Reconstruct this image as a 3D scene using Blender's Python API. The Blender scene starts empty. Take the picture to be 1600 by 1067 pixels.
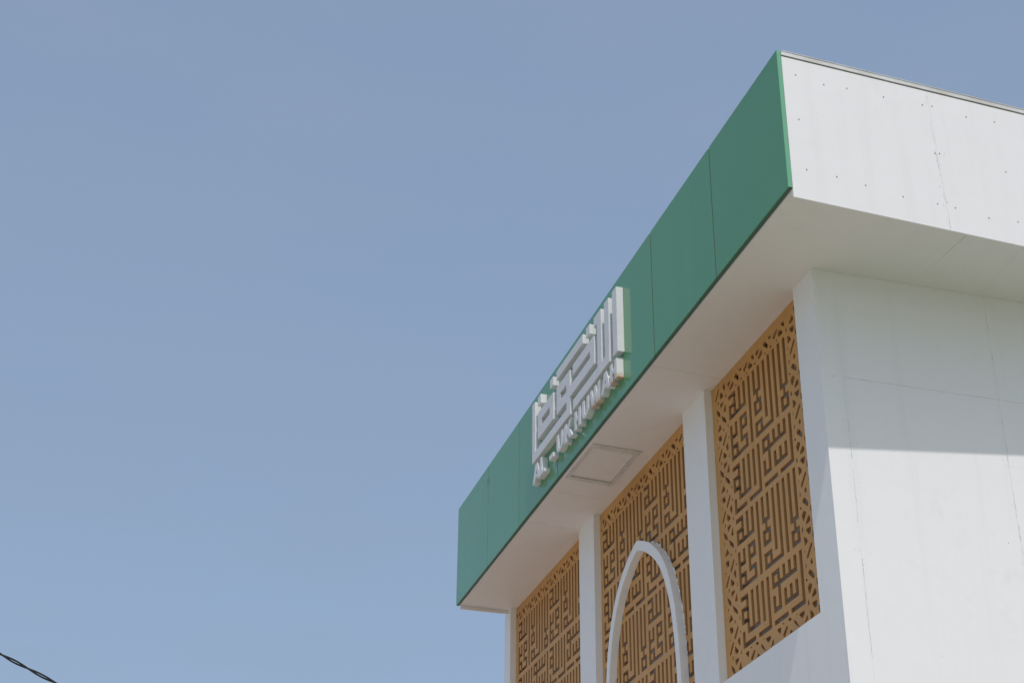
import bpy, math, random
from mathutils import Vector, Matrix, geometry

random.seed(7)
scene = bpy.context.scene
COL = scene.collection

# ------------------------------------------------------------------ frame of reference
# The roof fascia is measured in units of its own height; S turns that into metres and
# Z0 is the height of its lower edge above the ground.
S = 1.14
Z0 = 7.7


def V(x, y, z):
    return Vector((x * S, y * S, z * S + Z0))


# ------------------------------------------------------------------ camera
cam_data = bpy.data.cameras.new('camera')
cam = bpy.data.objects.new('camera', cam_data)
COL.objects.link(cam)
cam_data.sensor_width = 36.0
cam_data.lens = 57.2026
cam_data.clip_start = 0.1
cam_data.clip_end = 20000
right = Vector((0.28629, 0.9581, 0.00848))
upv = Vector((0.46033, -0.1453, 0.87577))
fwd = Vector((-0.84031, 0.24683, 0.48265))
m = Matrix((right, upv, -fwd)).transposed().to_4x4()
m.translation = V(7.0367, -3.7220, -5.3359)
cam.matrix_world = m
scene.camera = cam

# ------------------------------------------------------------------ sun, sky, exposure
SUN = Vector((1.0, -0.15, 1.6154)).normalized()       # direction towards the sun
world = bpy.data.worlds.new('World')
scene.world = world
world.use_nodes = True
wn = world.node_tree.nodes
wl = world.node_tree.links
bg = wn.get('Background') or wn.new('ShaderNodeBackground')
sky = wn.new('ShaderNodeTexSky')
sky.sky_type = 'NISHITA'
sky.sun_disc = False
sky.sun_elevation = math.asin(SUN.z)
sky.sun_rotation = math.atan2(SUN.x, SUN.y)
sky.altitude = 20
sky.air_density = 1.15
sky.dust_density = 3.0
sky.ozone_density = 2.5
# a thin even veil of high haze lies over the clear sky
veil = wn.new('ShaderNodeMix')
veil.data_type = 'RGBA'
veil.inputs[0].default_value = 0.45
veil.inputs[7].default_value = (1.56, 2.00, 2.66, 1.0)
tc = wn.new('ShaderNodeTexCoord')
mpw = wn.new('ShaderNodeMapping')
mpw.inputs['Scale'].default_value = (1.6, 1.6, 6.0)
wl.new(tc.outputs['Generated'], mpw.inputs['Vector'])
wsp = wn.new('ShaderNodeTexNoise')
wsp.inputs['Scale'].default_value = 2.6
wsp.inputs['Detail'].default_value = 6
wsp.inputs['Roughness'].default_value = 0.55
wl.new(mpw.outputs['Vector'], wsp.inputs['Vector'])
rng = wn.new('ShaderNodeMapRange')
rng.inputs['From Min'].default_value = 0.35
rng.inputs['From Max'].default_value = 0.75
rng.inputs['To Min'].default_value = 0.56
rng.inputs['To Max'].default_value = 0.74
wl.new(wsp.outputs['Fac'], rng.inputs['Value'])
wl.new(rng.outputs['Result'], veil.inputs[0])
wl.new(sky.outputs['Color'], veil.inputs[6])
wl.new(veil.outputs[2], bg.inputs['Color'])
bg.inputs['Strength'].default_value = 0.15

sun_data = bpy.data.lights.new('sun', 'SUN')
sun_data.energy = 2.05
sun_data.angle = math.radians(0.6)
sun_data.color = (1.0, 0.96, 0.92)
sun = bpy.data.objects.new('sun', sun_data)
COL.objects.link(sun)
sun.location = (20, -10, 40)
sun.rotation_euler = (-SUN).to_track_quat('-Z', 'Y').to_euler()

scene.view_settings.view_transform = 'Standard'
scene.view_settings.look = 'None'
scene.view_settings.gamma = 1.0
scene.view_settings.use_curve_mapping = False
scene.view_settings.exposure = 0.29


# ------------------------------------------------------------------ materials
class NT:
    def __init__(self, name):
        self.mat = bpy.data.materials.new(name)
        self.mat.use_nodes = True
        self.n = self.mat.node_tree.nodes
        self.l = self.mat.node_tree.links
        self.b = self.n['Principled BSDF']
        self.pos = self.n.new('ShaderNodeNewGeometry').outputs['Position']

    def noise(self, scale, detail=4, rough=0.55, stretch=None, dist=0.0):
        v = self.pos
        if stretch:
            mp = self.n.new('ShaderNodeMapping')
            mp.inputs['Scale'].default_value = stretch
            self.l.new(v, mp.inputs['Vector'])
            v = mp.outputs['Vector']
        t = self.n.new('ShaderNodeTexNoise')
        t.inputs['Scale'].default_value = scale
        t.inputs['Detail'].default_value = detail
        t.inputs['Roughness'].default_value = rough
        t.inputs['Distortion'].default_value = dist
        self.l.new(v, t.inputs['Vector'])
        return t.outputs['Fac']

    def ramp(self, src, lo, hi, a=0.0, b=1.0):
        r = self.n.new('ShaderNodeMapRange')
        r.inputs['From Min'].default_value = lo
        r.inputs['From Max'].default_value = hi
        r.inputs['To Min'].default_value = a
        r.inputs['To Max'].default_value = b
        self.l.new(src, r.inputs['Value'])
        return r.outputs['Result']

    def math(self, op, a, b):
        m_ = self.n.new('ShaderNodeMath')
        m_.operation = op
        for k, s in enumerate((a, b)):
            if isinstance(s, (int, float)):
                m_.inputs[k].default_value = s
            else:
                self.l.new(s, m_.inputs[k])
        return m_.outputs[0]

    def mix(self, fac, a, b):
        x = self.n.new('ShaderNodeMix')
        x.data_type = 'RGBA'
        if isinstance(fac, (int, float)):
            x.inputs[0].default_value = fac
        else:
            self.l.new(fac, x.inputs[0])
        for k, s in ((6, a), (7, b)):
            if isinstance(s, tuple):
                x.inputs[k].default_value = (*s, 1)
            else:
                self.l.new(s, x.inputs[k])
        return x.outputs[2]

    def color(self, c):
        if isinstance(c, tuple):
            self.b.inputs['Base Color'].default_value = (*c, 1)
        else:
            self.l.new(c, self.b.inputs['Base Color'])

    def rough(self, r):
        if isinstance(r, (int, float)):
            self.b.inputs['Roughness'].default_value = r
        else:
            self.l.new(r, self.b.inputs['Roughness'])

    def bump(self, src, strength, dist):
        x = self.n.new('ShaderNodeBump')
        x.inputs['Strength'].default_value = strength
        x.inputs['Distance'].default_value = dist
        self.l.new(src, x.inputs['Height'])
        self.l.new(x.outputs['Normal'], self.b.inputs['Normal'])

    def axis(self, k):
        s = self.n.new('ShaderNodeSeparateXYZ')
        self.l.new(self.pos, s.inputs[0])
        return s.outputs[k]

    def spec(self, v):
        self.b.inputs['Specular IOR Level'].default_value = v


def painted(name, base, dirt, amount=0.25, streak=True, rough=0.6):
    t = NT(name)
    n1 = t.ramp(t.noise(0.9, 5, 0.6), 0.42, 0.78)
    n2 = t.ramp(t.noise(7.0, 5, 0.65), 0.5, 0.85)
    f = t.math('MULTIPLY', n1, n2)
    if streak:
        st = t.ramp(t.noise(2.0, 4, 0.6, (3.5, 3.5, 0.18)), 0.52, 0.8)
        f = t.math('MAXIMUM', f, t.math('MULTIPLY', st, 0.45))
    c = t.mix(t.math('MULTIPLY', f, amount), base, dirt)
    spk = t.ramp(t.noise(38.0, 2, 0.5), 0.735, 0.775)
    spk = t.math('MULTIPLY', spk, t.ramp(t.noise(1.6, 2), 0.5, 0.62))
    c = t.mix(t.math('MULTIPLY', spk, 0.35), c, tuple(0.5 * x for x in dirt))
    t.color(c)
    t.rough(t.ramp(t.noise(3.0, 3), 0.3, 0.7, rough - 0.08, rough + 0.08))
    b = t.math('ADD', t.math('MULTIPLY', t.noise(1.3, 3), 1.0), t.math('MULTIPLY', t.noise(22, 5, 0.6), 0.07))
    t.bump(b, 0.35, 0.02)
    t.spec(0.3)
    return t.mat


M = {}
M['wall'] = painted('wall_paint', (0.83, 0.805, 0.81), (0.58, 0.575, 0.55), 0.40)
M['board'] = painted('board_paint', (0.805, 0.78, 0.785), (0.58, 0.57, 0.56), 0.40)
M['soffit'] = painted('soffit_paint', (0.77, 0.74, 0.725), (0.50, 0.45, 0.39), 0.42, streak=False)
M['plaster'] = painted('front_plaster', (0.87, 0.87, 0.875), (0.50, 0.45, 0.43), 0.30)

# glossy green composite panel with the slight waviness of thin sheet
t = NT('green_panel')
streak = t.ramp(t.noise(2.0, 3, 0.6, (2.5, 2.5, 0.12)), 0.45, 0.8)
c = t.mix(t.math('MULTIPLY', streak, 0.22), (0.084, 0.312, 0.146), (0.13, 0.33, 0.19))
c = t.mix(t.math('MULTIPLY', t.ramp(t.noise(0.6, 4), 0.4, 0.7), 0.18), c, (0.072, 0.272, 0.128))
oi = t.n.new('ShaderNodeObjectInfo')
hs = t.n.new('ShaderNodeHueSaturation')
t.l.new(c, hs.inputs['Color'])
t.l.new(t.ramp(oi.outputs['Random'], 0, 1, 0.95, 1.05), hs.inputs['Value'])
t.color(hs.outputs['Color'])
t.rough(t.ramp(t.noise(4.0, 4), 0.3, 0.7, 0.03, 0.08))
t.bump(t.noise(0.9, 1), 0.12, 0.03)
t.spec(0.5)
M['green'] = t.mat

t = NT('lighter_green_edge')
t.color((0.15, 0.40, 0.245))  # one even green, lighter than the panel faces
t.rough(0.3)
M['trim'] = t.mat

t = NT('shade_and_sealant_green')
t.color((0.075, 0.125, 0.10))  # painted shade of the gap below the panels; also colours the sealant loop
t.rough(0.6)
M['shade_sealant'] = t.mat

t = NT('hatch_frame_paint')
t.color(t.mix(t.ramp(t.noise(8, 4), 0.4, 0.7), (0.66, 0.64, 0.615), (0.55, 0.53, 0.50)))
t.rough(0.5)
M['hatch'] = t.mat

t = NT('hairline_crack')
t.color(t.mix(t.ramp(t.noise(25, 3), 0.4, 0.6), (0.62, 0.61, 0.60), (0.36, 0.35, 0.34)))
t.rough(0.9)
M['crack'] = t.mat

t = NT('white_metal')
c = t.mix(t.math('MULTIPLY', t.ramp(t.noise(9, 4), 0.45, 0.8), 0.25), (0.73, 0.73, 0.745), (0.50, 0.49, 0.48))
t.color(c)
t.rough(0.42)
M['letter'] = t.mat

t = NT('rusty_white_metal')
h = t.axis(2)
low = t.ramp(h, Z0 + 0.132 * S, Z0 + 0.178 * S, 1.0, 0.0)
rust = t.math('MULTIPLY', low, t.ramp(t.noise(14, 5, 0.7), 0.34, 0.58))
c = t.mix(t.math('MULTIPLY', t.ramp(t.noise(9, 4), 0.45, 0.8), 0.25), (0.73, 0.73, 0.73), (0.50, 0.48, 0.46))
c = t.mix(t.math('MULTIPLY', rust, 0.85), c, (0.50, 0.24, 0.09))
t.color(c)
t.rough(0.5)
M['rusty'] = t.mat

t = NT('ochre_screen_paint')
c = t.mix(t.ramp(t.noise(2.2, 5, 0.6), 0.35, 0.7), (0.63, 0.342, 0.118), (0.55, 0.29, 0.10))
c = t.mix(t.math('MULTIPLY', t.ramp(t.noise(11, 4, 0.6), 0.55, 0.8), 0.35), c, (0.45, 0.26, 0.12))
t.color(c)
t.rough(0.5)
t.bump(t.noise(30, 4), 0.2, 0.004)
t.spec(0.3)
M['screen'] = t.mat

t = NT('ochre_cut_shade')
t.color(t.mix(t.noise(14, 3), (0.54, 0.275, 0.10), (0.40, 0.20, 0.08)))  # hole walls coloured darker than the face to stand for shade inside them
t.rough(0.8)
M['cut'] = t.mat

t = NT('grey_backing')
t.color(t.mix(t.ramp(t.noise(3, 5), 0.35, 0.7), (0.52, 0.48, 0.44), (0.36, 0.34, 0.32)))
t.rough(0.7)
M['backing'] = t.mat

t = NT('dark_gap')
t.color((0.20, 0.175, 0.165))
t.rough(0.9)
M['gap'] = t.mat

t = NT('grey_joint_filler')
t.color(t.mix(t.ramp(t.noise(6, 4), 0.4, 0.65), (0.62, 0.62, 0.61), (0.30, 0.29, 0.28)))
t.rough(0.9)
M['filler'] = t.mat

t = NT('metal_flashing')
t.color(t.mix(t.ramp(t.noise(5, 4, 0.6), 0.4, 0.75), (0.68, 0.67, 0.66), (0.54, 0.52, 0.49)))
t.rough(0.45)
M['flashing'] = t.mat

t = NT('screw_steel')
t.color((0.30, 0.29, 0.28))
t.rough(0.5)
t.b.inputs['Metallic'].default_value = 0.6
M['screw'] = t.mat

t = NT('black_cable_sheath')
t.color((0.018, 0.018, 0.02))
t.rough(0.45)
M['cable'] = t.mat

t = NT('paving')
br = t.n.new('ShaderNodeTexBrick')
br.inputs['Scale'].default_value = 3.0
br.inputs['Color1'].default_value = (0.47, 0.37, 0.315, 1)
br.inputs['Color2'].default_value = (0.53, 0.43, 0.36, 1)
br.inputs['Mortar'].default_value = (0.30, 0.25, 0.21, 1)
t.l.new(t.pos, br.inputs['Vector'])
t.color(t.mix(t.math('MULTIPLY', t.ramp(t.noise(0.5, 5), 0.4, 0.7), 0.4), br.outputs['Color'], (0.46, 0.39, 0.33)))
t.rough(0.9)
M['paving'] = t.mat

t = NT('unseen_greenish_yard')
t.color(t.mix(t.ramp(t.noise(0.7, 6, 0.65), 0.4, 0.6), (0.23, 0.27, 0.165), (0.30, 0.325, 0.23)))  # unseen yard, its green chosen for the tint it bounces onto soffit and wall
t.rough(0.95)
M['yard'] = t.mat

t = NT('dry_earth')
t.color(t.mix(t.ramp(t.noise(0.2, 6, 0.6), 0.4, 0.6), (0.36, 0.34, 0.28), (0.28, 0.30, 0.20)))
t.rough(0.95)
M['earth'] = t.mat

t = NT('road_asphalt')
t.color(t.mix(t.noise(30, 4), (0.05, 0.05, 0.05), (0.075, 0.074, 0.072)))
t.rough(0.9)
M['road'] = t.mat

# ------------------------------------------------------------------ mesh helpers
WLOC = {}


def tag(o, label=None, cat=None, group=None, kind=None):
    for k, v in (('label', label), ('category', cat), ('group', group), ('kind', kind)):
        if v:
            o[k] = v
    return o


def empty(name, loc):
    o = bpy.data.objects.new(name, None)
    o.empty_display_size = 0.3
    COL.objects.link(o)
    o.location = loc
    WLOC[o.name] = Vector(loc)
    return o


def mk(name, verts, faces, mat, parent=None, origin=None, smooth=False, fix=True):
    verts = [Vector(v) for v in verts]
    if origin is None:
        lo = Vector([min(v[k] for v in verts) for k in range(3)])
        hi = Vector([max(v[k] for v in verts) for k in range(3)])
        origin = Vector(((lo.x + hi.x) / 2, (lo.y + hi.y) / 2, lo.z))
    me = bpy.data.meshes.new(name)
    me.from_pydata([v - origin for v in verts], [], faces)
    me.update()
    if fix:
        import bmesh
        bm = bmesh.new()
        bm.from_mesh(me)
        bmesh.ops.recalc_face_normals(bm, faces=bm.faces)
        bm.to_mesh(me)
        bm.free()
    me.materials.append(M[mat])
    if smooth:
        for p in me.polygons:
            p.use_smooth = True
    o = bpy.data.objects.new(name, me)
    COL.objects.link(o)
    if parent:
        o.parent = parent
        o.location = origin - WLOC[parent.name]
    else:
        o.location = origin
    WLOC[o.name] = origin
    return o


def box8(p, q):
    """box between front quad p and back quad q (same order)"""
    v = list(p) + list(q)
    f = [(0, 1, 2, 3), (7, 6, 5, 4)] + [(i, i + 4, (i + 1) % 4 + 4, (i + 1) % 4) for i in range(4)]
    return v, f


def bx(x0, x1, y0, y1, z0, z1):
    """axis box in fascia units"""
    p = [V(x0, y0, z0), V(x1, y0, z0), V(x1, y0, z1), V(x0, y0, z1)]
    q = [V(x0, y1, z0), V(x1, y1, z0), V(x1, y1, z1), V(x0, y1, z1)]
    return box8(p, q)


def join(*vfs):
    V_, F_ = [], []
    for v, f in vfs:
        o = len(V_)
        V_ += list(v)
        F_ += [tuple(i + o for i in ff) for ff in f]
    return V_, F_


def plate(outers, holes, front, back):
    """extruded sheet cut through by holes; front/back map (a, b) to a world point"""
    verts, faces = [], []
    for loop in list(outers) + list(holes):
        # counter-clockwise
        ar = sum(loop[i][0] * loop[(i + 1) % len(loop)][1] - loop[(i + 1) % len(loop)][0] * loop[i][1] for i in range(len(loop)))
        lp = loop if ar > 0 else loop[::-1]
        faces.append(list(range(len(verts), len(verts) + len(lp))))
        verts += [Vector((p[0], p[1])) for p in lp]
    no = len(outers)
    vo, _, fo, _, _, orig = geometry.delaunay_2d_cdt(verts, [], faces, 1, 1e-6)
    keep = []
    for f, og in zip(fo, orig):
        if any(i < no for i in og) and not any(i >= no for i in og):
            keep.append(tuple(f))
    n = len(vo)
    P = [front(v.x, v.y) for v in vo] + [back(v.x, v.y) for v in vo]
    F = list(keep) + [tuple(i + n for i in f[::-1]) for f in keep]
    edges = {}
    for f in keep:
        for a, b in zip(f, f[1:] + f[:1]):
            edges[(a, b)] = 1
    for (a, b) in edges:
        if (b, a) not in edges:
            F.append((a, a + n, b + n, b))
    used = sorted({i for f in F for i in f})
    mp = {i: k for k, i in enumerate(used)}
    return [P[i] for i in used], [tuple(mp[i] for i in f) for f in F]


def tube(pts, r, sides=8):
    vs, fs = [], []
    n = len(pts)
    for i, p in enumerate(pts):
        tdir = (pts[min(i + 1, n - 1)] - pts[max(i - 1, 0)]).normalized()
        a = tdir.cross(Vector((0, 0, 1))).normalized()
        b = tdir.cross(a).normalized()
        for k in range(sides):
            an = 2 * math.pi * k / sides
            vs.append(p + a * (r * math.cos(an)) + b * (r * math.sin(an)))
    for i in range(n - 1):
        for k in range(sides):
            k2 = (k + 1) % sides
            fs.append((i * sides + k, i * sides + k2, (i + 1) * sides + k2, (i + 1) * sides + k))
    fs.append(tuple(range(sides))[::-1])
    fs.append(tuple(range((n - 1) * sides, n * sides)))
    return vs, fs


# ------------------------------------------------------------------ measured dimensions (fascia units)
L = 7.4563          # length of green fascia
T = 0.0272          # return depth of the green panels
ZS = -0.0163        # soffit level
YP = 0.5105         # front wall plane
W = 0.7548          # side overhang
R = 0.0578          # recess of the lattice screens
YS = YP + R         # screen plane
PF, PW = -0.04766, 0.01196   # small yaw of side fascia / side wall
ZWB = -0.0613
ZSILL = -2.1693
GZ = -Z0 / S        # ground level
DEEP = 7.0          # depth of the building

# ------------------------------------------------------------------ ground
G = 3000.0


def sheet(name, x0, x1, y0, y1, z, mat):
    o = mk(name, [(x0, y0, z), (x1, y0, z), (x1, y1, z), (x0, y1, z)], [(0, 1, 2, 3)], mat, fix=False)
    return tag(o, kind='structure')


sheet('ground', -G, G, -G, G, 0.0, 'earth')
sheet('pavement', -26, 0.6, -16, 1.2, 0.004, 'paving')
sheet('yard', 0.6, 26, -16, 24, 0.008, 'yard')
sheet('road', -120, 120, -26, -17.5, 0.006, 'road')

# ------------------------------------------------------------------ building
bld = empty('mosque_building', V(-W, YP, GZ))
tag(bld, 'white mosque building with green roof fascia, wide eaves and ochre lattice screens', 'building')

# front wall under the sill and the pillars between the screens
mk('front_wall', *bx(-7.526, -W, YP, YP + 0.13, GZ, ZSILL), 'plaster', bld)
PIL = [(-1.0289, -W), (-2.9080, -2.5013), (-5.2827, -4.9010), (-7.526, -7.3310)]
for (x0, x1) in PIL:
    mk('pillar', *bx(x0, x1, YP, YP + 0.13, ZSILL, ZS - 0.0006), 'plaster', bld)
mk('inner_wall', *bx(-7.52, -W - 0.02, YS + 0.075, YS + 0.098, GZ, ZS - 0.001), 'backing', bld)


# side wall: backing plus boards with hairline joints
def wy(s, z, off=0.0):
    n = Vector((math.cos(PW), -math.sin(PW)))
    return V(-W + math.sin(PW) * s + n.x * off, YP + math.cos(PW) * s + n.y * off, z)


def wbox(s0, s1, z0, z1, o0, o1):
    p = [wy(s0, z0, o1), wy(s1, z0, o1), wy(s1, z1, o1), wy(s0, z1, o1)]
    q = [wy(s0, z0, o0), wy(s1, z0, o0), wy(s1, z1, o0), wy(s0, z1, o0)]
    return box8(p, q)


side = mk('side_wall', *wbox(0.002, DEEP, GZ, ZS - 0.0006, -0.14, -0.0125), 'filler', bld)
g = 0.0003
ss = [0.002, 0.1475, 1.2, 2.254, 3.308, 4.36, 5.41, DEEP]
zz = [ZS - 0.0006, -0.760, -2.83, -4.90, GZ]
for i in range(len(ss) - 1):
    if i == 0:
        mk('wall_board', *wbox(0.0, ss[1] - g, GZ, ZS - 0.0006, -0.0125, 0.0), 'wall', side)
        continue
    for j in range(len(zz) - 1):
        zt = zz[j] - (0.0 if j == 0 else 0.0006)
        zb = zz[j + 1] + (0.0006 if j < len(zz) - 2 else 0)
        w_ = 0.0 if i == 0 else random.uniform(-0.0007, 0.0004)
        mk('wall_board', *wbox(ss[i] + g, ss[i + 1] - g, zb, zt, -0.0125, w_), 'wall', side)
mk('back_wall', *bx(-7.526, -W - 0.1, YP + DEEP - 0.16, YP + DEEP - 0.02, GZ, ZS - 0.001), 'wall', bld)
mk('end_wall', *bx(-7.526, -7.386, YP + 0.19, YP + DEEP - 0.162, GZ, ZS - 0.001), 'wall', bld)


# side fascia
def fy(s, z, off=0.0):
    n = Vector((math.cos(PF), -math.sin(PF)))
    return V(math.sin(PF) * s + n.x * off, T + math.cos(PF) * s + n.y * off, z)


def fbox(s0, s1, z0, z1, o0, o1):
    p = [fy(s0, z0, o1), fy(s1, z0, o1), fy(s1, z1, o1), fy(s0, z1, o1)]
    q = [fy(s0, z0, o0), fy(s1, z0, o0), fy(s1, z1, o0), fy(s0, z1, o0)]
    return box8(p, q)


FD = DEEP + 0.9
sf = mk('side_fascia', *fbox(0.004, FD, ZS + 0.02, 0.985, -0.05, -0.0125), 'filler', bld)
joints = [0.003, 1.027, 2.06, 3.09, 4.12, 5.15, 6.18, FD]
for i in range(len(joints) - 1):
    a, b = joints[i], joints[i + 1]
    da = 0.0 if i == 0 else 0.0004
    # the joint leans slightly, as the sheets were hung
    p0, p1 = (a + da, a + da + (0.024 if i else 0)), (b - 0.0004, b - 0.0004 + 0.024)
    p = [fy(p0[1], ZWB, 0.0), fy(p1[1], ZWB, 0.0), fy(p1[0] - .012, 0.9605, 0.0), fy(p0[0] - (.012 if i else 0), 0.9605, 0.0)]
    q = [fy(p0[1], ZWB, -0.0125), fy(p1[1], ZWB, -0.0125), fy(p1[0] - .012, 0.9605, -0.0125), fy(p0[0] - (.012 if i else 0), 0.9605, -0.0125)]
    mk('fascia_board', *box8(p, q), 'board', sf)
mk('flashing', *join(fbox(0.002, FD, 0.9695, 0.9985, -0.02, 0.0055), fbox(0.002, FD, 0.9985, 1.0025, -0.3, 0.0085)), 'flashing', bld)
mk('gap_strip', *fbox(0.003, FD, 0.9608, 0.9692, -0.012, -0.006), 'gap', bld)

screws = [(0.0908, 0.8413), (0.281, 0.8191), (0.4407, 0.8322), (0.696, 0.8332), (0.9716, 0.8444), (1.0411, 0.8521),
          (1.2847, 0.833), (1.4925, 0.8457), (0.0844, 0.5083), (0.1054, 0.1517), (0.304, 0.1485), (0.4946, 0.1319),
          (0.7449, 0.1094), (0.9822, 0.1131), (1.1044, 0.1121), (1.3363, 0.0913), (1.5445, 0.1089), (1.0148, 0.4899),
          (1.0476, 0.4957), (1.5168, 0.4706), (1.75, 0.84), (1.75, 0.11)]
sv = None
for (s, z) in screws:
    if sv is None:
        v, f = [], []
        for k in range(10):
            an = 2 * math.pi * k / 10
            v += [Vector((0, math.cos(an), math.sin(an))) * 0.0052, Vector((0.0035, 0.7 * 0.0052 * math.cos(an), 0.7 * 0.0052 * math.sin(an)))]
        for k in range(10):
            k2 = (k + 1) % 10
            f.append((2 * k, 2 * k2, 2 * k2 + 1, 2 * k + 1))
        f.append(tuple(2 * k + 1 for k in range(10)))
        sv = mk('screw', v, f, 'screw', sf, origin=Vector((0, 0, 0)))
        o = sv
    else:
        o = sv.copy()
        COL.objects.link(o)
    o.location = fy(s, z, 0.0004) - WLOC[sf.name]
    o.rotation_euler = (0, 0, -PF)

# hairline cracks and chipped filler along the joints
def crack(name, f_, path, w0, w1, parent, skip=0.25, jit=0.004, flakes=0, seed=1):
    rnd = random.Random(seed)
    vs, fs = [], []
    n = 70
    prev = None
    on = True
    for k in range(n + 1):
        u = k / n * (len(path) - 1)
        i = min(int(u), len(path) - 2)
        a = u - i
        s_ = path[i][0] * (1 - a) + path[i + 1][0] * a + rnd.uniform(-jit, jit) * 0.5
        z_ = path[i][1] * (1 - a) + path[i + 1][1] * a
        horiz = abs(path[-1][0] - path[0][0]) > abs(path[-1][1] - path[0][1])
        if horiz:
            z_ += rnd.uniform(-jit, jit) * 0.5
        w_ = rnd.uniform(w0, w1) / 2
        cur = ((s_, z_ - w_), (s_, z_ + w_)) if horiz else ((s_ - w_, z_), (s_ + w_, z_))
        if rnd.random() < skip:
            on = not on if rnd.random() < 0.6 else on
        if prev and on:
            o = len(vs)
            vs += [f_(*prev[0], 0.0003), f_(*prev[1], 0.0003), f_(*cur[1], 0.0003), f_(*cur[0], 0.0003)]
            fs.append((o, o + 1, o + 2, o + 3))
        prev = cur
    for k in range(flakes):
        u = rnd.random() * (len(path) - 1)
        i = min(int(u), len(path) - 2)
        a = u - i
        s_ = path[i][0] * (1 - a) + path[i + 1][0] * a + rnd.gauss(0, 0.03)
        z_ = path[i][1] * (1 - a) + path[i + 1][1] * a + rnd.gauss(0, 0.01)
        r_ = rnd.uniform(0.0015, 0.0055)
        o = len(vs)
        m_ = rnd.randint(5, 7)
        el = rnd.uniform(0.3, 1.0)
        for q in range(m_):
            an = 2 * math.pi * q / m_
            vs.append(f_(s_ + r_ * rnd.uniform(.6, 1.2) * math.cos(an) * el, z_ + r_ * rnd.uniform(.6, 1.2) * math.sin(an), 0.0003))
        fs.append(tuple(range(o, o + m_)))
    tag(mk(name, vs, fs, 'crack', parent), kind='stuff')


crack('crack', fy, [(1.005, 0.93), (1.012, 0.70), (1.022, 0.50)], 0.0006, 0.0016, sf, 0.4, 0.008, 5, 3)
crack('crack', fy, [(1.022, 0.50), (1.036, 0.21), (1.050, -0.055)], 0.0010, 0.0040, sf, 0.22, 0.010, 12, 4)
crack('crack', wy, [(0.1475, -1.09), (0.1470, -1.7), (0.148, -2.83)], 0.0010, 0.0032, side, 0.2, 0.004, 14, 5)
crack('crack', wy, [(0.165, -0.760), (0.7, -0.760), (1.13, -0.758)], 0.0006, 0.0014, side, 0.3, 0.002, 0, 6)
crack('crack', wy, [(1.20, -0.02), (1.20, -0.6), (1.205, -1.15)], 0.0008, 0.0020, side, 0.25, 0.003, 2, 7)
crack('crack', wy, [(1.200, -1.15), (1.206, -1.7), (1.203, -2.6)], 0.0008, 0.0030, side, 0.3, 0.005, 14, 8)
crack('crack', wy, [(0.105, -1.05), (0.16, -1.075)], 0.0006, 0.0016, side, 0.35, 0.004, 0, 9)
crack('crack', wy, [(1.185, -1.21), (1.27, -1.215)], 0.0006, 0.0020, side, 0.35, 0.005, 1, 10)
crack('crack', wy, [(0.10, -1.87), (0.158, -1.885)], 0.0008, 0.0020, side, 0.35, 0.004, 1, 11)
crack('crack', wy, [(0.03, -0.005), (0.10, -0.030), (0.16, -0.052)], 0.0008, 0.0018, side, 0.3, 0.004, 0, 12)

# front fascia: dark backing and seven green trays
fas = mk('fascia', *bx(-L + 0.004, -0.004, 0.0030, T + 0.05, 0.004, 0.992), 'gap', bld)
mk('gap_shade_strip', *bx(-L + 0.003, -0.003, 0.0086, T - 0.0005, -0.0035, 0.0035), 'shade_sealant', fas)  # dark strip added to stand in for the shadow gap
mk('edge_trim', *bx(-0.0008, 0.0012, 0.0006, T, 0.001, 0.9985), 'trim', fas)
JX = [0.0, -1.0596, -2.1427, -3.2293, -4.3017, -5.3789, -6.3696, -L]
for i in range(7):
    xr = JX[i] - (0.0085 if i in (1, 2) else 0.0044 if i else 0.001)
    xl = JX[i + 1] + (0.0085 if i < 2 else 0.0044 if i < 6 else 0)
    o = mk('fascia_panel', *bx(xl, xr, random.uniform(-0.0005, 0.0005), 0.0085, 0.0, 1.0), 'green', fas)
# sealant loop over the top of one joint
mk('sealant_bead', *tube([V(-6.3696 + a, -0.002, b) for a, b in ((-0.045, 0.80), (-0.040, 0.845), (-0.018, 0.865), (0.018, 0.865), (0.040, 0.845), (0.045, 0.80))], 0.0010, 5), 'shade_sealant', fas)

# roof slab and far end board
mk('roof', *bx(-L + 0.03, -0.42, T + 0.052, DEEP + 0.5, 0.93, 0.955), 'flashing', bld)
mk('end_board', *bx(-7.412, -7.392, T + 0.002, DEEP + 0.6, -0.0500, 0.96), 'board', bld)

# soffit boards (outlined as measured: the joints run slightly askew)
HX = dict(o=[(-3.578, 0.045), (-4.2505, 0.0417), (-4.289, 0.4546), (-3.5968, 0.4544)],
          i=[(-3.645, 0.072), (-4.2015, 0.0765), (-4.236, 0.4280), (-3.672, 0.4240)])
sof = mk('soffit', *bx(-7.388, -0.40, T + 0.06, DEEP, ZS + 0.03, ZS + 0.06), 'gap', bld)
YE = YS + 0.15


def lean(x, y, k=-0.085):
    return x + k * (y - T)


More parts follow.
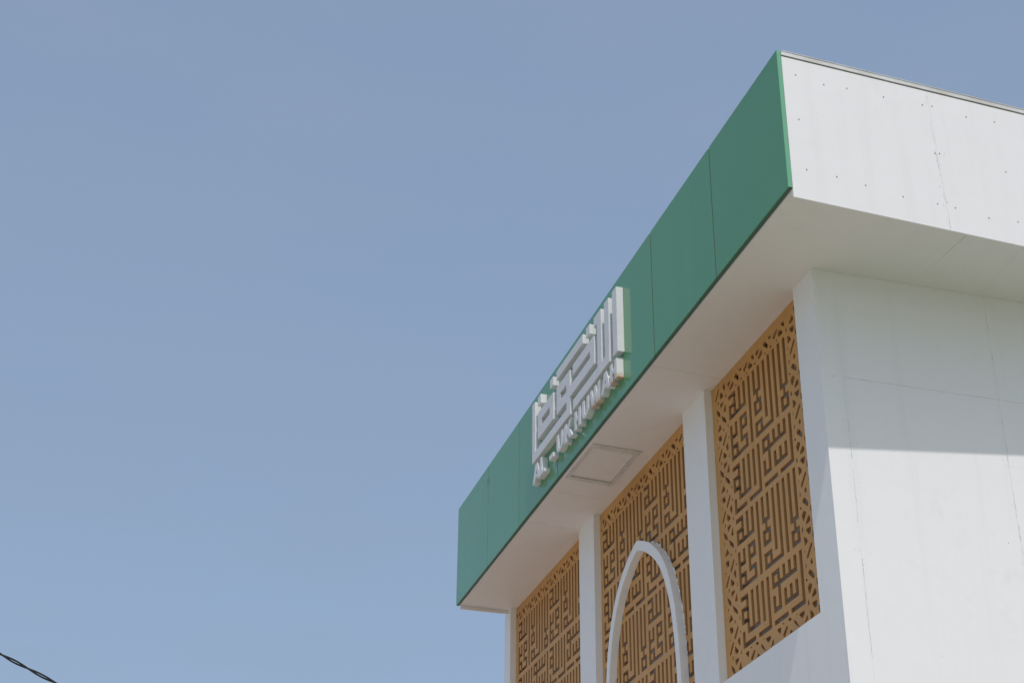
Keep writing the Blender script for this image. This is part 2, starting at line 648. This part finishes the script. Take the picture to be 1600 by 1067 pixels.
fr_ = lambda a, b: V(a, b, ZS)
bk_ = lambda a, b: V(a, b, ZS + 0.012)
XJ = [-0.012, -2.263, -4.531, -5.21, -7.390]
for i in range(4):
    a, b = XJ[i], XJ[i + 1]
    ga = 0.0 if i == 0 else 0.0012
    gb = 0.0012 if i < 3 else 0
    ka = 0 if i == 0 else -0.085
    kb = 0 if i == 3 else -0.085
    if i == 0:      # the corner board runs on to the first cross joint of the side soffit
        out = [(a + math.tan(PF) * 0.0, T), (b + gb, T), (lean(b, YE) + gb, YE), (-W - 0.02, YE), (-W - 0.02, YP + 0.05), (lean(-0.75, 1.18), 1.20), (a - 0.05, 1.235)]
    else:
        out = [(a - ga, T), (b + gb, T), (lean(b, YE, kb) + gb, YE), (lean(a, YE, ka) - ga, YE)]
    holes = [HX['i']] if i == 1 else []
    mk('soffit_board', *plate([out], holes, fr_, bk_), 'soffit', sof)


def fx(y):
    return math.tan(PF) * (y - T) - 0.012


sj = [(1.2375, 1.2025), (1.625, 1.6825), (2.7, 2.75), (3.75, 3.8), (4.8, 4.85), (5.85, 5.9), (DEEP + .4, DEEP + .45)]
for i in range(len(sj) - 1):
    (a0, a1), (b0, b1) = sj[i], sj[i + 1]
    gg = 0.0004
    out = [(fx(a0), a0 + gg), (fx(b0), b0 - gg), (-W - 0.02, b1 - gg), (-W - 0.02, a1 + gg)]
    mk('soffit_board', *plate([out], [], fr_, bk_), 'soffit', sof)

# access hatch in the soffit: moulded frame and a lid set back inside it
mk('hatch_frame', *plate([HX['o']], [HX['i']], lambda a, b: V(a, b, ZS - 0.008), lambda a, b: V(a, b, ZS - 0.0002)), 'hatch', sof)
hc = Vector((sum(p[0] for p in HX['i']) / 4, sum(p[1] for p in HX['i']) / 4))
lid = [(hc.x + (p[0] - hc.x) * 0.982, hc.y + (p[1] - hc.y) * 0.972) for p in HX['i']]
mk('hatch_lid', *plate([lid], [], lambda a, b: V(a, b, ZS + 0.0035), lambda a, b: V(a, b, ZS + 0.016)), 'soffit', sof)

# ------------------------------------------------------------------ lattice screens
U = 0.0397
PX = 2 * U
PZ = 0.0779
TOP = -0.1985
TILE_DX = 0.9600
TILE_DZ = 0.9250
STROKES = '''0,0-1,0 1,0-1,2 0,1-1,1 0,1-0,2 0,2-3,2 2,0-2,2 3,0-3,2 4,0-4,6
5,0-5,2 6,0-6,2 5,2-6,2 5.5,2-5.5,3 5,3-6,3 5,3-5,4 6,3-6,4 5,4-6,4 7,0-7,5 8,0-8,6 9,0-9,6
10,0-10,4 11,0-11,4 10,4-11,4 10.5,4-10.5,5 10,5-11,5 10,5-10,6 11,5-11,6 10,6-11,6
5,5-6,5 5,5-5,6 6,5-6,6 5,6-8,6
1,3-1,4 0,4-1,4 0,3-0,6 2,3-3,3 3,3-3,4 2,4-3,4 2,3-2,5 2,5-3,5 3,5-3,6 0,6-3,6 0,5-1,5 1,5-1,6
0,7-1,7 1,7-1,10 0,8-1,8 0,9-1,9 0,8-0,9 1,10-3,10 2,7-2,10 3,7-3,10 4,7-4,10 5,7-5,11 3,11-5,11
0,10-0,11 0,11-2,11 6,9-6,10 6,10-7,10 7,8-7,10 6,7-7,7 6,7-6,8 7,7-7,8 6,8-10,8 8,7-8,8 9,7-9,8 10,7-10,8
8,9-8,10 9,9-9,10 10,9-10,10 8,10-10,10 11,7-11,11 9,11-11,11 6,11-8,11'''.split()


def tile_rects(x0, z0, kx=1.0):
    out = []
    for s in STROKES:
        p, q = s.split('-')
        i0, j0 = map(float, p.split(','))
        i1, j1 = map(float, q.split(','))
        xa = x0 + (i0 * 2 + 0.22) * U * kx - 0.0190
        xb = x0 + (i1 * 2 + 0.22) * U * kx + 0.0196
        if i0 == i1 and i0 % 1:      # the short link is a little narrower
            xa += 0.003
            xb -= 0.003
        zt = z0 - j0 * PZ + 0.002
        zb = z0 - j1 * PZ - 0.0305
        out.append([(xa, zb), (xb, zb), (xb, zt), (xa, zt)])
    return out


# geometric border cut-outs, one repeat each, in screen coordinates
SIDE_L = [
    [(-2.4208, -0.2124), (-2.3794, -0.2485), (-2.378, -0.2773), (-2.4168, -0.2473)],
    [(-2.3429, -0.2938), (-2.2904, -0.3347), (-2.2842, -0.3654), (-2.3319, -0.3292)],
    [(-2.4246, -0.2813), (-2.4131, -0.2914), (-2.4248, -0.307)],
    [(-2.2507, -0.3879), (-2.2445, -0.4183), (-2.26, -0.402)],
    [(-2.3866, -0.3411), (-2.3668, -0.3758), (-2.4185, -0.3799), (-2.4105, -0.3603)],
    [(-2.3294, -0.3884), (-2.3193, -0.4069), (-2.3399, -0.4113)],
    [(-2.3769, -0.4267), (-2.3738, -0.4582), (-2.4025, -0.459), (-2.4194, -0.426)],
    [(-2.2956, -0.4477), (-2.2898, -0.4664), (-2.3362, -0.5142), (-2.3472, -0.4955)],
    [(-2.2536, -0.4829), (-2.2476, -0.4994), (-2.2641, -0.4987)],
    [(-2.2705, -0.53), (-2.2701, -0.5712), (-2.2823, -0.5771), (-2.3045, -0.5421)],
    [(-2.4246, -0.4884), (-2.4177, -0.5007), (-2.4295, -0.5092)],
    [(-2.3858, -0.531), (-2.376, -0.5445), (-2.421, -0.5956), (-2.4338, -0.5808)],
    [(-2.3488, -0.568), (-2.3072, -0.6069), (-2.3396, -0.6153), (-2.3579, -0.5959)],
    [(-2.2564, -0.6135), (-2.2516, -0.6382), (-2.2664, -0.6407)],
    [(-2.3971, -0.6137), (-2.3849, -0.6327), (-2.4012, -0.6438)],
    [(-2.309, -0.6568), (-2.3159, -0.6695), (-2.3495, -0.6866), (-2.3565, -0.6542)],
    [(-2.2775, -0.6908), (-2.2731, -0.7398), (-2.3106, -0.7281)]]
SIDE_R = [
    [(-1.2206, -0.4463), (-1.1828, -0.4828), (-1.1873, -0.5084), (-1.243, -0.4631)],
    [(-1.2758, -0.4833), (-1.2667, -0.4974), (-1.2782, -0.4973), (-1.287, -0.4864)],
    [(-1.2431, -0.5256), (-1.2176, -0.546), (-1.2527, -0.5809), (-1.2683, -0.5431)],
    [(-1.1859, -0.5755), (-1.1692, -0.6093), (-1.2146, -0.6146), (-1.2202, -0.6012)],
    [(-1.2762, -0.6143), (-1.2686, -0.6372), (-1.2779, -0.6497), (-1.2858, -0.6288)],
    [(-1.1736, -0.6538), (-1.1776, -0.6814), (-1.201, -0.6861), (-1.2271, -0.651)],
    [(-1.2636, -0.6843), (-1.2223, -0.7231), (-1.2624, -0.7377)],
    [(-1.1874, -0.7567), (-1.1753, -0.7708), (-1.234, -0.8246), (-1.242, -0.8062)],
    [(-1.2755, -0.7631), (-1.2683, -0.7771), (-1.2784, -0.7799)],
    [(-1.1469, -0.5267), (-1.1128, -0.5545), (-1.118, -0.5838), (-1.1493, -0.5553)],
    [(-1.1388, -0.6137), (-1.1118, -0.6461), (-1.139, -0.6538)],
    [(-1.1436, -0.6895), (-1.1071, -0.7157), (-1.1251, -0.7447), (-1.1507, -0.7197)],
    [(-1.1456, -0.7975), (-1.11, -0.8269), (-1.1344, -0.8589)],
    [(-1.1933, -0.8473), (-1.1832, -0.8727), (-1.1993, -0.881), (-1.2085, -0.8651)],
    [(-1.2715, -0.8492), (-1.2643, -0.8726), (-1.2787, -0.8805)]]
TOPB = [
    [(-2.0672, -0.0931), (-2.0388, -0.1315), (-2.0486, -0.149), (-2.1022, -0.0999)],
    [(-1.9994, -0.1549), (-1.9797, -0.1726), (-2.0026, -0.1765)],
    [(-1.994, -0.0832), (-1.9793, -0.1009), (-2.0069, -0.1018), (-2.0182, -0.0882)],
    [(-1.8941, -0.092), (-1.8896, -0.1091), (-1.9311, -0.1381), (-1.9472, -0.117)],
    [(-1.8483, -0.1195), (-1.8124, -0.1576), (-1.864, -0.1581), (-1.8702, -0.1328)],
    [(-1.9043, -0.1604), (-1.8934, -0.1742), (-1.9107, -0.1761)],
    [(-1.7425, -0.1693), (-1.7677, -0.1743), (-1.7824, -0.1613)],
    [(-1.7839, -0.0879), (-1.781, -0.1267), (-1.822, -0.0905)],
    [(-1.6966, -0.094), (-1.707, -0.1106), (-1.7307, -0.125), (-1.7405, -0.0933)],
    [(-1.6617, -0.119), (-1.65, -0.1492), (-1.6928, -0.1628), (-1.7069, -0.1473)],
    [(-1.6107, -0.1618), (-1.5972, -0.1788), (-1.6133, -0.1782)]]
BOTB = [
    [(-2.1965, -2.0472), (-2.1491, -2.0441), (-2.1592, -2.0804)],
    [(-2.0668, -2.0649), (-2.0587, -2.078), (-2.0992, -2.1133), (-2.1174, -2.0991)],
    [(-2.1135, -2.0248), (-2.0967, -2.0367), (-2.111, -2.039)],
    [(-2.0079, -2.0282), (-1.9991, -2.0419), (-2.0199, -2.0463), (-2.0356, -2.0296)],
    [(-1.9585, -2.0617), (-1.9357, -2.0775), (-1.9003, -2.1202), (-1.9531, -2.0844)],
    [(-2.015, -2.1033), (-1.993, -2.1198), (-2.0271, -2.1221)],
    [(-1.9174, -2.03), (-1.9116, -2.0392), (-1.9239, -2.0431)],
    [(-1.8266, -2.0493), (-1.8232, -2.0666), (-1.8537, -2.0793), (-1.8828, -2.0496)],
    [(-1.7882, -2.0847), (-1.7811, -2.1107), (-1.8205, -2.1206)]]


def soften(poly, grow=1.36):
    # cut-outs have small rounded corners from the router bit
    cx = sum(p[0] for p in poly) / len(poly)
    cz = sum(p[1] for p in poly) / len(poly)
    pts = [(cx + (a - cx) * grow, cz + (b - cz) * grow) for a, b in poly]
    out = []
    for i, p in enumerate(pts):
        q, r_ = pts[i - 1], pts[(i + 1) % len(pts)]
        out.append((p[0] + 0.17 * (q[0] - p[0]), p[1] + 0.17 * (q[1] - p[1])))
        out.append((p[0] + 0.17 * (r_[0] - p[0]), p[1] + 0.17 * (r_[1] - p[1])))
    return out


SIDE_L, SIDE_R, TOPB, BOTB = [[soften(p) for p in g_] for g_ in (SIDE_L, SIDE_R, TOPB, BOTB)]
SIDE_DZ = 0.4625
TOP_DX = 0.4785


def shift(poly, dx, dz):
    return [(a + dx, b + dz) for a, b in poly]


def cen(poly):
    return (sum(p[0] for p in poly) / len(poly), sum(p[1] for p in poly) / len(poly))


def screen(x0, x1, tiles, sides, label, topphase):
    e = 0.0006
    zt, zb = ZS - 0.0008, ZSILL + 0.0006
    holes = []
    for tx in tiles:
        for kz in range(2):
            holes += tile_rects(tx, TOP - kz * TILE_DZ)
    if sides:
        for k in range(-1, 6):
            for p in SIDE_L:
                q = shift(p, 0.0, -k * SIDE_DZ)
                if -2.13 < cen(q)[1] < -0.075:
                    holes.append(q)
            for p in SIDE_R:
                q = shift(p, 0.0, -k * SIDE_DZ)
                if -2.13 < cen(q)[1] < -0.09:
                    holes.append(q)
    lo, hi = (-2.225, -1.305) if sides else (x0 + 0.02, x1 - 0.02)
    for k in range(-4, 5):
        for src in (TOPB, BOTB):
            for p in src:
                q = shift(p, topphase + k * TOP_DX, 0.0)
                if lo < cen(q)[0] < hi:
                    holes.append(q)
    # clip
    X0, X1 = x0 + e, x1 - e
    cl = []
    for h_ in holes:
        hh = [(min(max(a, X0 + 0.012), X1 - 0.012), min(max(b, zb + 0.012), zt - 0.012)) for a, b in h_]
        xs = [a for a, b in hh]
        zs_ = [b for a, b in hh]
        if max(xs) - min(xs) > 0.006 and max(zs_) - min(zs_) > 0.006:
            cl.append(hh)
    v, f = plate([[(X0, zb), (X1, zb), (X1, zt), (X0, zt)]], cl, lambda a, b: V(a, YS, b), lambda a, b: V(a, YS + 0.0195, b))
    o = mk('lattice_screen', v, f, 'screen')
    o.data.materials.append(M['cut'])
    for p in o.data.polygons:
        if abs(p.normal.y) < 0.5:
            p.material_index = 1
    return tag(o, label, 'screen', 'ochre lattice screens between the pillars')


screen(-2.5013, -1.0289, [-2.2126], True, 'ochre lattice screen beside the corner pillar with a cut-out star border on both sides', 0.0)
screen(-4.9010, -2.9080, [-4.8306, -3.8690, -2.907], False, 'ochre lattice screen behind the white pointed arch', -3.8690 + 2.2126 - 0.002)
screen(-7.3310, -5.2827, [-7.2345, -6.2755, -5.3165], False, 'ochre lattice screen at the far end of the wall, without an arch', -6.2755 + 2.2126)

# ------------------------------------------------------------------ pointed arch in front of the middle screen
AC = -3.918
OUT = [(0.0, -0.628), (0.075, -0.652), (0.155, -0.686), (0.24, -0.727), (0.32, -0.776), (0.40, -0.838), (0.475, -0.908), (0.545, -0.995), (0.60, -1.083), (0.643, -1.172), (0.683, -1.278), (0.718, -1.395), (0.744, -1.53), (0.763, -1.68), (0.777, -1.85), (0.783, -2.05), (0.785, ZSILL)]
INN = [(0.0, -0.708), (0.07, -0.731), (0.136, -0.760), (0.20, -0.796), (0.265, -0.838), (0.335, -0.887), (0.395, -0.940), (0.45, -1.000), (0.497, -1.062), (0.54, -1.138), (0.575, -1.21), (0.612, -1.303), (0.648, -1.425), (0.672, -1.55), (0.692, -1.70), (0.705, -1.86), (0.712, -2.05), (0.714, ZSILL)]
loop = [(AC - a, b) for a, b in reversed(OUT)] + [(AC + a, b) for a, b in OUT[1:]] + [(AC + a, b) for a, b in reversed(INN)] + [(AC - a, b) for a, b in INN[1:]]
o = mk('pointed_arch', *plate([loop], [], lambda a, b: V(a, YP - 0.003, b), lambda a, b: V(a, YS - 0.0008, b)), 'plaster')
tag(o, 'white pointed arch standing out in front of the middle lattice screen', 'arch')


rnd = random.Random(11)
mv, mf = [], []
for k in range(70):
    i = rnd.randint(2, 14)
    a = rnd.random()
    ox = OUT[i][0] * (1 - a) + OUT[i + 1][0] * a
    oz = OUT[i][1] * (1 - a) + OUT[i + 1][1] * a
    sx = 1 if rnd.random() < 0.75 else -1
    r_ = rnd.uniform(0.004, 0.012)
    c_ = (AC + sx * ox, YS - 0.0012, oz)
    o0 = len(mv)
    for dx, dy, dz in ((1, 0, 0), (-1, 0, 0), (0, -0.8, 0), (0, 0.5, 0), (0, 0, 1.4), (0, 0, -1.4)):
        j = rnd.uniform(0.7, 1.3) * r_
        mv.append(V(c_[0] + dx * j, c_[1] + dy * j, c_[2] + dz * j))
    for q in ((0, 2, 4), (2, 1, 4), (1, 3, 4), (3, 0, 4), (2, 0, 5), (1, 2, 5), (3, 1, 5), (0, 3, 5)):
        mf.append(tuple(o0 + t_ for t_ in q))
arch = o
WLOC[arch.name] = arch.location.copy()
mo = mk('mortar', mv, mf, 'plaster', arch)
mo['kind'] = 'stuff'

# ------------------------------------------------------------------ square kufic lettering on the fascia
def rects(*rs):
    return [[(a, c), (b, c), (b, d), (a, d)] for (a, b, c, d) in rs]


YF = -0.055


def glyph(name, outers, holes, parent, mat='letter', depth=YF, label=None):
    v, f = plate(outers, holes, lambda a, b: V(a, depth, b), lambda a, b: V(a, -0.0012, b))
    o = mk(name, v, f, mat, parent)
    if label:
        o['label'] = label
    return o


sg = empty('calligraphy_sign', V(-3.76, 0.0, 0.33))
tag(sg, 'large white square kufic calligraphy in raised metal on the green fascia', 'sign')
glyph('alif_stroke', rects((-2.812, -2.720, 0.326, 0.868)), [], sg)
glyph('lam_alif_stroke', rects((-2.989, -2.894, 0.328, 0.868), (-3.735, -2.894, 0.328, 0.413), (-3.157, -3.066, 0.328, 0.868), (-3.226, -3.066, 0.785, 0.868)), [], sg)
glyph('dot', rects((-3.408, -3.325, 0.790, 0.874)), [], sg)
glyph('upper_stroke', rects((-4.152, -3.488, 0.791, 0.870)), [], sg)
glyph('kha_waw_stroke', rects((-3.740, -3.228, 0.633, 0.722), (-3.324, -3.228, 0.480, 0.722), (-3.82, -3.228, 0.480, 0.573),
                              (-4.150, -3.810, 0.632, 0.720), (-4.150, -4.055, 0.478, 0.720), (-4.150, -3.810, 0.478, 0.568), (-3.902, -3.810, 0.328, 0.720),
                              (-4.815, -3.810, 0.330, 0.411), (-4.815, -4.736, 0.330, 0.876)), [], sg)
glyph('ta_marbuta_stroke', rects((-4.658, -4.242, 0.488, 0.727)), rects((-4.556, -4.335, 0.577, 0.640)), sg)
glyph('dot', rects((-4.320, -4.240, 0.795, 0.872)), [], sg)
glyph('dot', rects((-4.658, -4.577, 0.798, 0.877)), [], sg)

# Latin lettering: AL-UKHUWAH
lt = empty('letter_sign', V(-3.77, 0.0, 0.128))
tag(lt, 'row of small raised white capitals AL-UKHUWAH below the calligraphy on the green fascia', 'sign')
ZB, ZT = 0.130, 0.286


def N(poly, x0, x1):
    return [(x0 + a * (x1 - x0), ZB + b * (ZT - ZB)) for a, b in poly]


def arc(cx, cy, rx, ry, a0, a1, n=9):
    return [(cx + rx * math.cos(math.radians(a0 + (a1 - a0) * k / n)), cy + ry * math.sin(math.radians(a0 + (a1 - a0) * k / n))) for k in range(n + 1)]


GA = ([[(0, 0), (0.25, 0), (0.335, 0.2), (0.665, 0.2), (0.75, 0), (1, 0), (0.64, 1), (0.36, 1)]], [[(0.40, 0.38), (0.60, 0.38), (0.5, 0.70)]])
GL = ([[(0, 0), (1, 0), (1, 0.2), (0.42, 0.2), (0.42, 1), (0, 1)]], [])
GU = ([[(0, 1), (0, 0.32)] + arc(0.5, 0.32, 0.5, 0.32, 180, 360) + [(1, 1), (0.68, 1), (0.68, 0.36)] + arc(0.5, 0.34, 0.18, 0.15, 0, -180) + [(0.32, 1)]], [])
GK = ([[(0, 0), (0.30, 0), (0.30, 0.30), (0.40, 0.42), (0.66, 0), (1, 0), (0.60, 0.58), (0.97, 1), (0.62, 1), (0.30, 0.62), (0.30, 1), (0, 1)]], [])
GH = ([[(0, 0), (0.32, 0), (0.32, 0.40), (0.68, 0.40), (0.68, 0), (1, 0), (1, 1), (0.68, 1), (0.68, 0.62), (0.32, 0.62), (0.32, 1), (0, 1)]], [])
GW = ([[(0, 1), (0.20, 0), (0.40, 0), (0.5, 0.55), (0.60, 0), (0.80, 0), (1, 1), (0.80, 1), (0.69, 0.38), (0.59, 1), (0.41, 1), (0.31, 0.38), (0.20, 1)]], [])
row = [('A', GA, -4.800, -4.598, 'letter'), ('L', GL, -4.600, -4.487, 'letter'),
       ('U', GU, -4.158, -4.000, 'letter'), ('K', GK, -3.965, -3.770, 'letter'), ('H', GH, -3.712, -3.572, 'letter'),
       ('U', GU, -3.528, -3.374, 'letter'), ('W', GW, -3.345, -3.112, 'rusty'), ('A', GA, -3.090, -2.906, 'letter'), ('H', GH, -2.896, -2.750, 'rusty')]
for ch, (o_, h_), x0, x1, mt in row:
    lab = 'white capital %s' % ch + (' with a rust stain along its foot' if mt == 'rusty' else '')
    glyph('letter', [N(p, x0, x1) for p in o_], [N(p, x0, x1) for p in h_], lt, mt, label=lab)
glyph('dash', rects((-4.350, -4.250, 0.158, 0.196)), [], lt)

# ------------------------------------------------------------------ twisted power cable in front of the building
cb = empty('power_cable', Vector((0, 0, 0)))


def pix(px, py, dist):
    f = 2542.336
    d = fwd + right * ((px - 800) / f) - upv * ((py - 533.5) / f)
    return cam.matrix_world.translation + d * dist


P0, P1 = pix(0, 1021, 12.0), pix(92, 1069, 12.25)
dirv = (P1 - P0)
step = dirv.length
pts = []
NSEG = 900
for k in range(NSEG + 1):
    s = -14 + 30 * k / NSEG              # in multiples of the visible span
    p = P0 + dirv * s
    p.z += 0.0035 * step * (s - 0.0) * (s - 1.0)   # gentle sag through the two visible points
    pts.append(p)
cb.location = pts[NSEG // 2].copy()
WLOC[cb.name] = pts[NSEG // 2].copy()
tag(cb, 'thin black twisted pair cable crossing the open sky at the lower left', 'cable')
for ph in (0.0, math.pi):
    path = []
    for k, p in enumerate(pts):
        tdir = (pts[min(k + 1, NSEG)] - pts[max(k - 1, 0)]).normalized()
        a = tdir.cross(Vector((0, 0, 1))).normalized()
        b = tdir.cross(a)
        s = -14 + 30 * k / NSEG
        an = ph + 2 * math.pi * (s * 1.05) + 0.15 + 0.35 * math.sin(s * 2.3)
        path.append(p + a * (0.0085 * math.cos(an)) + b * (0.0085 * math.sin(an)))
    mk('wire', *tube(path, 0.0068, 7), 'cable', cb, smooth=True, fix=False)
